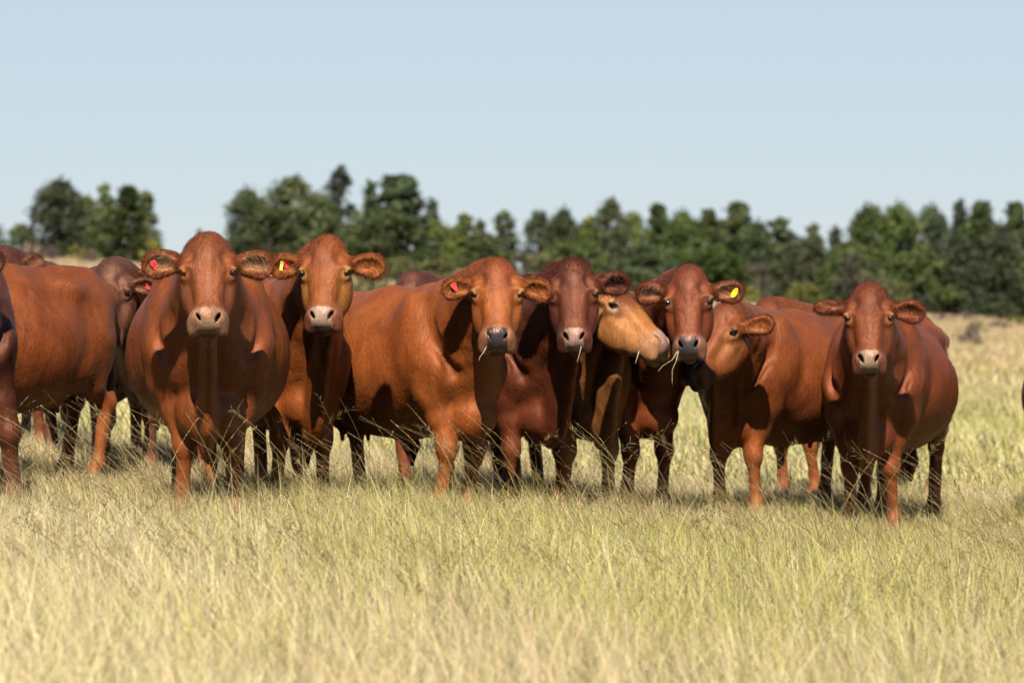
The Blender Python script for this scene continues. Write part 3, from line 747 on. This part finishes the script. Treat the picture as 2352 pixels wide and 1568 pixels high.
    x, y, z = V.T
    def n3(f, ph): return (np.sin(x*f + ph)*np.sin(y*f*1.3 + ph*2.1)*np.sin(z*f*.9 + ph*.7) + .6*np.sin(x*f*2.3 - z*f*1.7 + ph)*np.sin(y*f*2.1 + z*f + ph))*.6
    n = n3(5, c['seed']) + .5*n3(11, c['seed']*1.7)
    col = lerp(col, light, np.clip(n*.35, 0, .45)); col = lerp(col, dark, np.clip(-n*.30, 0, .35))
    col = lerp(col, light*np.array([1.0, .9, .7]), sstep(.62, .42, z)*.4*(~inhead))   # the legs are more orange
    col = lerp(col, np.array(c.get('shin', light*1.2 + .02)), sstep(.34, .15, z)*.25*(~inhead))
    col = lerp(col, np.array([.06, .045, .035]), sstep(.075, .05, z)*(~inhead))
    belly = sstep(.60, .48, z)*((x < .1) & (np.abs(y) < .2))*(~inhead)
    col = lerp(col, light*1.25, belly*.4)
    H = inhead.astype(float)
    fore = np.array(c.get('fore_col', base*.9))
    col = lerp(col, fore, H*sstep(.08, -.02, s_)*sstep(-.09, -.03, u)*sstep(.10, .05, aw)*.6)
    cheek = np.array(c.get('cheek', light)); col = lerp(col, cheek, H*sstep(.05, .08, aw)*sstep(.02, .08, s_)*sstep(.30, .20, s_)*(u > -.16)*.45)
    ey = np.sqrt(((s_ - .05)/.032)**2 + ((aw - .118)/.03)**2 + ((u + .036)/.03)**2)
    col = lerp(col, np.array(c.get('ring', light*1.5)), H*sstep(1.45, 1.05, ey)*c.get('ring_amt', .45))
    ey2 = np.sqrt(((s_ - .044)/.0225)**2 + ((aw - .124)/.02)**2 + ((u + .037)/.020)**2)
    col = lerp(col, np.array([.02, .012, .01]), H*sstep(1.25, .95, ey2)*.9)
    col = lerp(col, dark*.9, H*sstep(.022, .008, np.abs(aw - .098 + (s_ - .07)*.5))*(s_ > .06)*(s_ < .12)*(u > -.06)*.25)  # tear line
    mcol = np.array(c.get('lip', light*1.3)); pad = np.array(c['pad'])
    jit = .0025*np.sin(w*150 + 1)*np.sin(s_*130)
    col = lerp(col, mcol, H*sstep(.262, .29, s_ + jit)*(u > -.17)*c.get('lip_amt', .55))
    pm = H*sstep(.278, .290, s_ + jit + .25*np.maximum(aw - .045, 0)*-1)*sstep(.057*mz, .049*mz, aw + jit)*sstep(-.110, -.100, u + jit)
    col = lerp(col, pad, pm)
    nos = np.sqrt(((s_ - .330)/.027)**2 + ((aw - .045*mz + (s_ - .330)*.5)/.0080)**2 + ((u + .03)/.04)**2)
    col = lerp(col, pad*.06 + np.array([.012, .004, .003]), H*sstep(1.6, 1.0, nos)*(u < -.018)*.95)  # shade inside the nostril cavity, painted into the skin colour
    col = lerp(col, dark*.5, H*(s_ > .37)*sstep(.014, .006, np.abs(u + .108))*.7)
    chin = H*(s_ > .30)*(u < -.115); col = lerp(col, mcol*.8, chin*.5)
    earm = np.zeros(len(V))
    for (b, out, wid, opn, cc) in earinfo:
        q = (hv - cc); a = q @ out; b_ = q @ wid; o = q @ opn
        inside = np.sqrt((a/(.074*es))**2 + (b_/(.052*es))**2)
        m = H*sstep(1.05, .75, inside)*(o > -.022)*(o < .03)
        col = lerp(col, np.array(c.get('ear_in', light*1.15)), m*.75)
        tot = np.sqrt((a/(.094*es))**2 + (b_/(.070*es))**2)
        fold = H*np.exp(-((b_*np.sign(cc[1]) - .042)/.016)**2)*np.exp(-((a + .02)/.05)**2)*(np.abs(o) < .04)
        col = lerp(col, np.array(c.get('ear_fold', light*1.7 + .02)), fold*.6)
        rim = H*sstep(.78, .95, tot)*(tot < 1.15)*(np.abs(o) < .045)
        col = lerp(col, dark*.8, rim*.35)
        earm = np.maximum(earm, H*(tot < 1.2)*(np.abs(o) < .05))
    for fn in c.get('paint', ()): col = fn(V, hv, col)
    wet = pm
    Wd = (V*sc) @ Bw.T + O
    # eye balls
    eyes = []
    for s in (-1, 1):
        eyes.append(O + Bw @ (hp_(.0445, .1125*s, -.0425)*sc))
    HW = Bw @ HA
    def head_world(p): return O + Bw @ (hp_(*p)*sc)
    return dict(V=Wd, Q=Q, col=col, wet=wet, hv=hv, inhead=inhead, earm=earm, eyes=eyes, HW=HW, hw=head_world, hs=hs*sc, earinfo=earinfo, L=V, Bw=Bw)

# ---------------------------------------------------------------- the herd
def sphere(r, seg=16, ring=10):
    V = [(0, 0, r)]; F = []
    for i in range(1, ring):
        for k in range(seg): V.append((r*math.sin(math.pi*i/ring)*math.cos(2*math.pi*k/seg), r*math.sin(math.pi*i/ring)*math.sin(2*math.pi*k/seg), r*math.cos(math.pi*i/ring)))
    V.append((0, 0, -r))
    for k in range(seg): F.append((0, 1+k, 1+(k+1) % seg))
    for i in range(ring-2):
        for k in range(seg): F.append((1+i*seg+k, 1+(i+1)*seg+k, 1+(i+1)*seg+(k+1) % seg, 1+i*seg+(k+1) % seg))
    b = 1+(ring-2)*seg
    for k in range(seg): F.append((b+k, len(V)-1, b+(k+1) % seg))
    return V, F
eye_me = bpy.data.meshes.new('eye'); _v, _f = sphere(.0175); eye_me.from_pydata(_v, [], _f); eye_me.materials.append(EYE); eye_me.shade_smooth()

def fur(r, c, origin, n_head, n_body, tuft=1.):
    """short hairs standing off the skin: long on ears and poll, short elsewhere"""
    rr = np.random.RandomState(c['seed'] + 77)
    V, Q = r['V'], r['Q']; P = V[Q]; fc = P.mean(1); nr = np.cross(P[:, 2]-P[:, 0], P[:, 3]-P[:, 1]); ar = np.linalg.norm(nr, axis=1) + 1e-12; nr /= ar[:, None]
    hv = r['hv'][Q[:, 0]]; inh = r['inhead'][Q[:, 0]]; ear = r['earm'][Q[:, 0]]*inh; pad = r['wet'][Q[:, 0]]
    eyed = np.sqrt(((hv[:, 0]-.04)/.04)**2 + ((np.abs(hv[:, 1])-.12)/.035)**2 + ((hv[:, 2]+.03)/.04)**2)
    wh = ar*inh*(pad < .2)*(eyed > 1)*(1 + 2.2*ear + 1.5*(hv[:, 0] < -.06)); wb = ar*(~inh)*(r['L'][Q[:, 0]][:, 2] > .1)
    I = np.concatenate([rr.choice(len(Q), n_head, p=wh/wh.sum()), rr.choice(len(Q), n_body, p=wb/wb.sum())])
    m = len(I); uv = rr.rand(m, 2)
    p = (P[I, 0]*((1-uv[:, :1])*(1-uv[:, 1:])) + P[I, 1]*(uv[:, :1]*(1-uv[:, 1:])) + P[I, 2]*(uv[:, :1]*uv[:, 1:]) + P[I, 3]*((1-uv[:, :1])*uv[:, 1:]))
    f = r['HW'][:, 0]; back = -r['Bw'][:, 0]*.7 + np.array([0, 0, -.7]); H = inh[I].astype(float)[:, None]; E_ = ear[I][:, None]
    poll = (H[:, 0]*sst(-.05, -.14, hv[I, 0])*(1 - E_[:, 0]))[:, None]
    lat = r['HW'][:, 1]*np.sign(hv[I, 1])[:, None]
    flow = back[None]*(1-H) + H*(1-E_)*(f[None]*.9)*(1 - 1.2*poll) + E_*(lat*.6 + np.array([0, 0, -.45]))
    ln = (.008*(1-H) + H*(.006 + .024*E_*rr.rand(m, 1)**1.5 + .008*poll*tuft*rr.rand(m, 1)))*rr.uniform(.6, 1.3, (m, 1))
    lift = .32*(1-H) + H*(.22 + .35*E_ + .12*poll*tuft)
    d = flow + nr[I]*lift*1.3 + rr.normal(0, 1, (m, 3))*(.2 - .08*E_); d /= np.linalg.norm(d, axis=1)[:, None]
    sd_ = np.cross(d, nr[I] + rr.normal(0, .3, (m, 3))); sd_ /= (np.linalg.norm(sd_, axis=1)[:, None] + 1e-9)
    w = .0010*(1 + .2*E_)
    A = p - sd_*w - nr[I]*.001; B = p + sd_*w - nr[I]*.001; T = p + d*ln
    Vv = np.stack([A, B, T], 1).reshape(-1, 3) - origin
    col = r['col'][Q[I, 0]]*np.where(E_ > .5, rr.uniform(.78, 1.28, (m, 1)), rr.uniform(.85, 1.15, (m, 1)))
    return Vv, np.arange(3*m).reshape(-1, 3), np.repeat(col, 3, 0)

def smooth_plate(pts, th):
    """flat plate with the outline pts (y, z), thickness th along x"""
    bm = bmesh.new(); a = [bm.verts.new((-th/2, y, z)) for y, z in pts]; b = [bm.verts.new((th/2, y, z)) for y, z in pts]
    bm.faces.new(a[::-1]); bm.faces.new(b)
    for i in range(len(pts)): j = (i+1) % len(pts); bm.faces.new((a[i], a[j], b[j], b[i]))
    bmesh.ops.recalc_face_normals(bm, faces=bm.faces); return bm
def ear_tag(root, r, side, kind, along=.155, across=0., out=.0, ang=0., label=None):
    b, o_, wid, opn, cc = r['earinfo'][0 if side < 0 else 1]
    p = r['hw'](b + o_*along + opn*(-.002 + out) + wid*across)
    n = r['HW'] @ opn; n = n/np.linalg.norm(n)
    n = unit(n*.55 + np.array([0, -1, 0])*.45)
    up = np.array([0, 0, 1.]); up = unit(up - n*(up @ n)); lf = np.cross(up, n)
    ca, sa = math.cos(ang), math.sin(ang); lf, up = lf*ca + up*sa, up*ca - lf*sa
    if kind == 'red': pts = [(-.004, .030), (.006, .030), (.012, .022), (.021, -.020), (.018, -.027), (.010, -.026), (-.022, .008), (-.024, .015), (-.018, .020)]; mt = TAG_RED
    elif kind == 'small_red': pts = [(-.004, .018), (.004, .018), (.018, -.010), (.015, -.018), (.0, -.020), (-.010, -.004)]; mt = TAG_RED
    elif kind == 'strip': pts = [(-.008, .026), (.010, .028), (.013, .022), (.008, -.030), (-.010, -.028)]; mt = TAG_PALE
    else: pts = [(.019*math.cos(t)*(1 - .15*math.sin(t)) + .009*math.sin(t), .034*math.sin(t)) for t in np.linspace(0, 6.283, 18)[:-1]]; mt = TAG_YELLOW
    o = bm_obj('ear_tag', smooth_plate([(a_*.85, b_*.85) for a_, b_ in pts], .0025), mt, root, False)
    M = Matrix(((n[0], lf[0], up[0]), (n[1], lf[1], up[1]), (n[2], lf[2], up[2]))).to_4x4(); M.translation = Vector(p + n*.010 - np.array(root.location)); o.matrix_local = M
    if label: o['label'] = label
    bmk = bmesh.new(); bmesh.ops.create_uvsphere(bmk, u_segments=8, v_segments=6, radius=.0045)
    k = bm_obj('stud', bmk, mt, o); k.location = (.002, pts[0][0]*.3, .016)
    return o
def glyph(o, ch, size, loc):
    cu = bpy.data.curves.new('tag_number', 'FONT'); cu.body = ch; cu.size = size; cu.extrude = .0004; cu.offset = .0006
    t = bpy.data.objects.new('tag_number', cu); C.objects.link(t)
    dg = bpy.context.evaluated_depsgraph_get(); me = bpy.data.meshes.new_from_object(t.evaluated_get(dg)); C.objects.unlink(t); bpy.data.objects.remove(t)
    me.materials.clear(); me.materials.append(INK); q = bpy.data.objects.new('tag_number', me); C.objects.link(q); q.parent = o
    q.matrix_local = Matrix.Translation(loc) @ Matrix(((0, 0, 1, 0), (1, 0, 0, 0), (0, 1, 0, 0), (0, 0, 0, 1)))

def straw(pts, r0, label):
    """a bitten stalk hanging from a mouth"""
    V = []; F = []; ns = 5
    P = []
    for i in range(len(pts)-1):
        for t in (0, .33, .66): P.append(np.array(pts[i])*(1-t) + np.array(pts[i+1])*t)
    P.append(np.array(pts[-1])); o = P[0]
    for i, p in enumerate(P):
        q = r0*(1 - .55*i/len(P))
        for k in range(ns): V.append((p[0]-o[0] + q*math.cos(k*6.283/ns), p[1]-o[1] + q*math.sin(k*6.283/ns), p[2]-o[2] + q*.3*math.sin(k*6.283/ns)))
    for i in range(len(P)-1):
        for k in range(ns): F.append((i*ns+k, i*ns+(k+1) % ns, (i+1)*ns+(k+1) % ns, (i+1)*ns+k))
    F.append(tuple(range(ns))[::-1]); F.append(tuple((len(P)-1)*ns + k for k in range(ns)))
    me = bpy.data.meshes.new('grass_stalk'); me.from_pydata(V, [], F); me.materials.append(STRAW); me.shade_smooth()
    ob = bpy.data.objects.new('grass_stalk', me); C.objects.link(ob); ob.location = o
    tag(ob, label, 'grass stalk', 'stalks hanging from the mouths of the cattle')

HERD = 'red brown cattle standing in the pasture'
def cow(label, foot_px, Y, yaw, eye, headY, rot, **kw):
    x = (foot_px - 1176)/FPX*Y
    c = dict(pos=(x, Y, float(ground(x, Y)) + kw.pop('dz', 0)), yaw=yaw, head_pos=W(eye[0], eye[1], headY), head_rot=rot); c.update(kw); c.setdefault('scale', .95)
    if LOWRES: c['res'] = (.011, .02)
    bear = -math.degrees(math.atan2(c['pos'][0], Y)); c['yaw'] = yaw + bear; c['head_rot'] = (rot[0] - math.degrees(math.atan2(c['head_pos'][0], headY)), rot[1], rot[2])
    r = build_cow(c); root = empty('cow', c['pos']); tag(root, label, 'cow', HERD); o = np.array(c['pos'])
    mesh_obj('body', r['V'] - o, r['Q'], COAT, root, True, r['col'], {'wet': r['wet']})
    for e in r['eyes']:
        q = bpy.data.objects.new('eye', eye_me); C.objects.link(q); q.parent = root; q.location = e - o; q.scale = (r['hs']*kw.get('eye_scale', 1.),)*3
    if kw.get('furn', 1):
        k = kw.get('furn', 1); fv, ff, fc = fur(r, c, o, int(11000*k), int(26000*k), kw.get('tuft', 1.)); mesh_obj('hair', fv, ff, HAIR, root, False, fc)
    return root, r
LOWRES = globals().get('LOWRES', False)
A3 = lambda *v: np.array(v, float)
RED = dict(coat=A3(.24, .058, .014), light=A3(.34, .094, .023), dark=A3(.105, .030, .011))
ORG = dict(coat=A3(.30, .073, .014), light=A3(.40, .118, .024), dark=A3(.15, .042, .014))
DRK = dict(coat=A3(.14, .032, .012), light=A3(.21, .055, .019), dark=A3(.045, .013, .009))
MID = dict(coat=A3(.195, .042, .012), light=A3(.27, .068, .018), dark=A3(.08, .022, .010))
TAN = dict(coat=A3(.42, .155, .042), light=A3(.50, .21, .07), dark=A3(.24, .08, .025))
PINK = A3(.62, .43, .33); BEIGE = A3(.50, .32, .20); BLACK = A3(.045, .042, .045)

rt, r = cow('big bellied cow facing the camera head on, red triangular tag in one ear, beige nose', 478, 18.7, 0, (478, 622), 18.02, (0, 62, 0), seed=3, scale=1., **RED, pad=A3(.37, .205, .11), lip=A3(.36, .20, .11), lip_amt=.7,
    cheek=A3(.22, .075, .028), belly=.405, drop=.02, shoulder=1.13, brisket=.47, dewlap=.12, ears=((0, 10), (2, 6)), ear_size=1.06, ear_in=A3(.48, .25, .12), fore=((0, -.125, 0), (.0, .125, 0)), fore_col=A3(.20, .06, .022))
t = ear_tag(rt, r, -1, 'red', .150, -.01, .01, ang=-.15); glyph(t, '9', .022, (.0022, -.002, -.010))

rt, r = cow('orange red cow with a pale yellow strip tag and a small red tag', 690, 20.2, 18, (745, 623), 19.5, (-7, 64, 2), seed=5, **ORG, pad=A3(.46, .30, .21), lip=A3(.26, .10, .06), cheek=A3(.42, .19, .04), ring=A3(.55, .30, .09),
    fore_col=A3(.22, .055, .02), belly=.36, ears=((4, 10), (8, -6)), brisket=.51, dewlap=.15, fore=((.04, -.15, 0), (0, .13, 0)), tuft=1.6)
ear_tag(rt, r, -1, 'strip', .128, .0, .012, ang=-.1, label='pale yellow strip tag'); ear_tag(rt, r, -1, 'small_red', .104, -.004, .012, ang=.2, label='small red tag')

rt, r = cow('orange red cow with long sunlit flank, red ear tag and shiny black nose', 1055, 20.2, 40, (1142, 672), 19.6, (0, 64, 0), seed=8, dome=.88, muzzle=.96, **ORG, pad=BLACK, lip=A3(.40, .20, .11), fore_col=A3(.19, .045, .018), ring=A3(.38, .18, .05),
    belly=.35, ears=((10, -4), (16, 0)), ear_size=.92, brisket=.50, dewlap=.03, fore=((.03, -.16, .02), (-.10, .15, 0)), hind=((-1.24, -.15, 0), (-1.06, .15, 0)))
ear_tag(rt, r, -1, 'red', .115, .0, .012, ang=.0)

cow('dark wine red cow with a tousled poll and flesh pink nose, near the middle', 1225, 21.0, 32, (1317, 674), 20.3, (2, 66, 4), seed=12, muzzle=.93, dome=1.08, **DRK, pad=A3(.44, .25, .19), lip=A3(.12, .045, .035), cheek=A3(.10, .025, .015), ring=A3(.20, .07, .04),
    fore_col=A3(.08, .022, .015), belly=.35, ears=((-2, 8), (-4, 12)), ear_in=A3(.08, .028, .02), brisket=.50, dewlap=.05, tuft=3.4, fore=((-.05, -.16, 0), (.08, .14, .02)))

cow('light tan cow looking to the right in profile over its neighbours', 1345, 21.45, 28, (1438, 697), 20.92, (60, 43, 0), seed=15, eye_scale=.86, head_len=.90, paint=(lambda V, hv, col: lerp(col, A3(.085, .022, .010), sst(.16, .02, hv[:, 0])*sst(-.10, -.055, hv[:, 2])*(hv[:, 0] > -.3)*sst(.125, .10, np.abs(hv[:, 1]))*.85),), **TAN, pad=A3(.46, .26, .19), lip=A3(.46, .25, .12), lip_amt=.6, cheek=A3(.45, .18, .055), ring=A3(.72, .50, .30), ring_amt=.5, muzzle=.88,
    fore_col=A3(.17, .05, .025), belly=.34, ears=((30, 30), (0, 0)), ear_in=A3(.2, .07, .04), brisket=.52, dewlap=.10, hs=1.13)

rt, r = cow('red cow with a yellow oval ear tag, chewing two long stalks', 1478, 21.9, 40, (1581, 690), 20.8, (0, 66, 5), seed=17, muzzle=.94, head_len=.90, dome=1.05, **MID, pad=A3(.06, .055, .055), lip=A3(.34, .19, .13), cheek=A3(.20, .055, .02), ring=A3(.20, .12, .08),
    fore_col=A3(.17, .04, .02), belly=.35, ears=((-2, 10), (2, 6)), ear_in=A3(.42, .20, .10), brisket=.52, dewlap=.07, fore=((.02, -.15, 0), (0, .15, 0)))
ear_tag(rt, r, 1, 'oval', .14, .01, .012, ang=-.2)

cow('red brown cow with lowered head turned left beside the yellow tagged cow', 1700, 22.1, -34, (1640, 757), 21.5, (-40, 48, -4), seed=21, scale=.93, hs=1.12, **RED, pad=BLACK, lip=A3(.10, .05, .04), cheek=A3(.36, .13, .035), ring=A3(.50, .25, .09),
    fore_col=A3(.18, .055, .025), belly=.37, ears=((0, 0), (-22, -10)), ear_size=.85, brisket=.51, dewlap=.10, fore=((0, -.15, 0), (.03, .14, 0)), furn=.8)

cow('red brown cow with only poll and rump showing behind the one with lowered head', 1835, 24.2, -44, (1772, 748), 23.8, (10, 60, 0), seed=23, scale=.93, **RED, pad=PINK, fore_col=A3(.13, .035, .02), belly=.35, ears=((10, 0), (14, 0)), ear_size=.8, furn=.4, res=(.009, .018))

cow('deep red untagged cow with beige nose standing rightmost, facing the camera', 2003, 21.5, -10, (1996, 727), 20.75, (0, 65, 1), seed=27, dome=1.12, muzzle=.93, **MID, pad=A3(.39, .25, .15), lip=A3(.24, .10, .07), cheek=A3(.20, .055, .02), ring=A3(.50, .20, .06),
    fore_col=A3(.15, .04, .02), belly=.395, ears=((-6, -62), (8, 4)), ear_in=A3(.24, .07, .025), brisket=.50, dewlap=.13, shoulder=1.04, fore=((.02, -.13, 0), (-.04, .12, 0)), hind=((-1.22, -.15, 0), (-1.25, .17, 0)))

cow('dark cow cut off by the left edge, showing one ear, shoulder and foreleg', -92, 18.9, 2, (-130, 628), 18.45, (0, 65, 0), seed=31, **{**DRK, 'coat': A3(.095, .026, .014), 'light': A3(.15, .042, .02)}, pad=PINK, belly=.31, ears=((0, 0), (-14, 0)), ear_in=A3(.4, .16, .05), brisket=.50, dewlap=.1, fore=((0, -.15, 0), (0, .27, 0)), leg=1.15, furn=.7)

cow('round bellied cow near the left edge with its head out of the picture', -196, 20.6, -55, (-380, 640), 20.6, (-70, 55, 0), seed=33, scale=.94, dz=-.03, **RED, pad=PINK, belly=.41, drop=.02, brisket=.54, dewlap=.08, hind=((-1.20, -.15, 0), (-1.20, .15, 0)), furn=.7, res=(.012, .012))

cow('dark brown cow far left whose poll and pricked ear show above the round bellied one', 40, 24.0, -10, (0, 634), 23.6, (0, 62, 0), seed=35, **{**DRK, 'coat': A3(.12, .035, .018)}, pad=PINK, belly=.34, ears=((10, 0), (-34, -20)), ear_in=A3(.25, .10, .05), furn=.4, res=(.009, .018))

rt, r = cow('dark brown cow behind the round bellied one, shaded face and small red tag', 292, 22.3, 16, (247, 672), 21.8, (-14, 68, 6), seed=37, **{**DRK, 'coat': A3(.125, .042, .022), 'light': A3(.20, .078, .042)}, pad=BLACK, belly=.36, ears=((8, 0), (10, 0)), ear_size=.85, ear_in=A3(.25, .08, .03), fore_col=A3(.11, .05, .035), dewlap=.14, furn=.6)
ear_tag(rt, r, 1, 'small_red', .11, .01, .012, ang=.2)

cow('red brown cow peering out between the dark faced cow and the big bellied one', 396, 22.75, 4, (389, 648), 22.0, (2, 64, -3), seed=39, **MID, pad=BLACK, belly=.36, ears=((18, 0), (10, 0)), ear_size=.8, ring=A3(.4, .18, .07), furn=.6)

cow('dark cow with only its poll showing above the long sunlit flank', 1060, 25.2, -4, (941, 684), 24.5, (-6, 60, 0), seed=41, **{**DRK, 'coat': A3(.12, .035, .02)}, pad=PINK, belly=.34, fore_col=A3(.10, .035, .025), ears=((38, 0), (38, 0)), ear_size=.6, furn=.4, res=(.009, .018))

cow('dark cow almost wholly cut off by the right edge of the picture', 2530, 22.6, 8, (2520, 760), 22.1, (0, 64, 0), seed=43, **MID, pad=PINK, belly=.40, furn=.3, res=(.009, .018))

# ---------------------------------------------------------------- stalks in their mouths
def hang(px, py, Y, dpx, label, r0=.0016):
    straw([W(px + a, py + b, Y - d) for a, b, d in dpx], r0, label)
hang(1117, 796, 19.38, [(0, 0, 0), (-6, 12, .03), (-15, 24, .05), (-17, 33, .05)], 'curved pale stalk hanging from the mouth of the three quarter cow with the red tag')
hang(1335, 795, 20.08, [(0, 0, 0), (-4, 18, .02), (-10, 38, .03)], 'thin stalk hanging from the mouth of the dark wine red cow')
hang(1468, 806, 20.60, [(0, 0, 0), (-5, 16, .02), (-9, 30, .02)], 'short pale stalk under the mouth of the light tan cow', .0021)
hang(1556, 806, 20.52, [(0, 0, 0), (-12, 20, .05), (-34, 34, .06), (-46, 48, .06)], 'kinked stalk slanting left from the mouth of the yellow tagged cow')
hang(1558, 806, 20.52, [(0, 0, 0), (-4, 20, .05), (-14, 44, .06), (-14, 80, .06)], 'long bent stalk hanging down from the mouth of the yellow tagged cow')
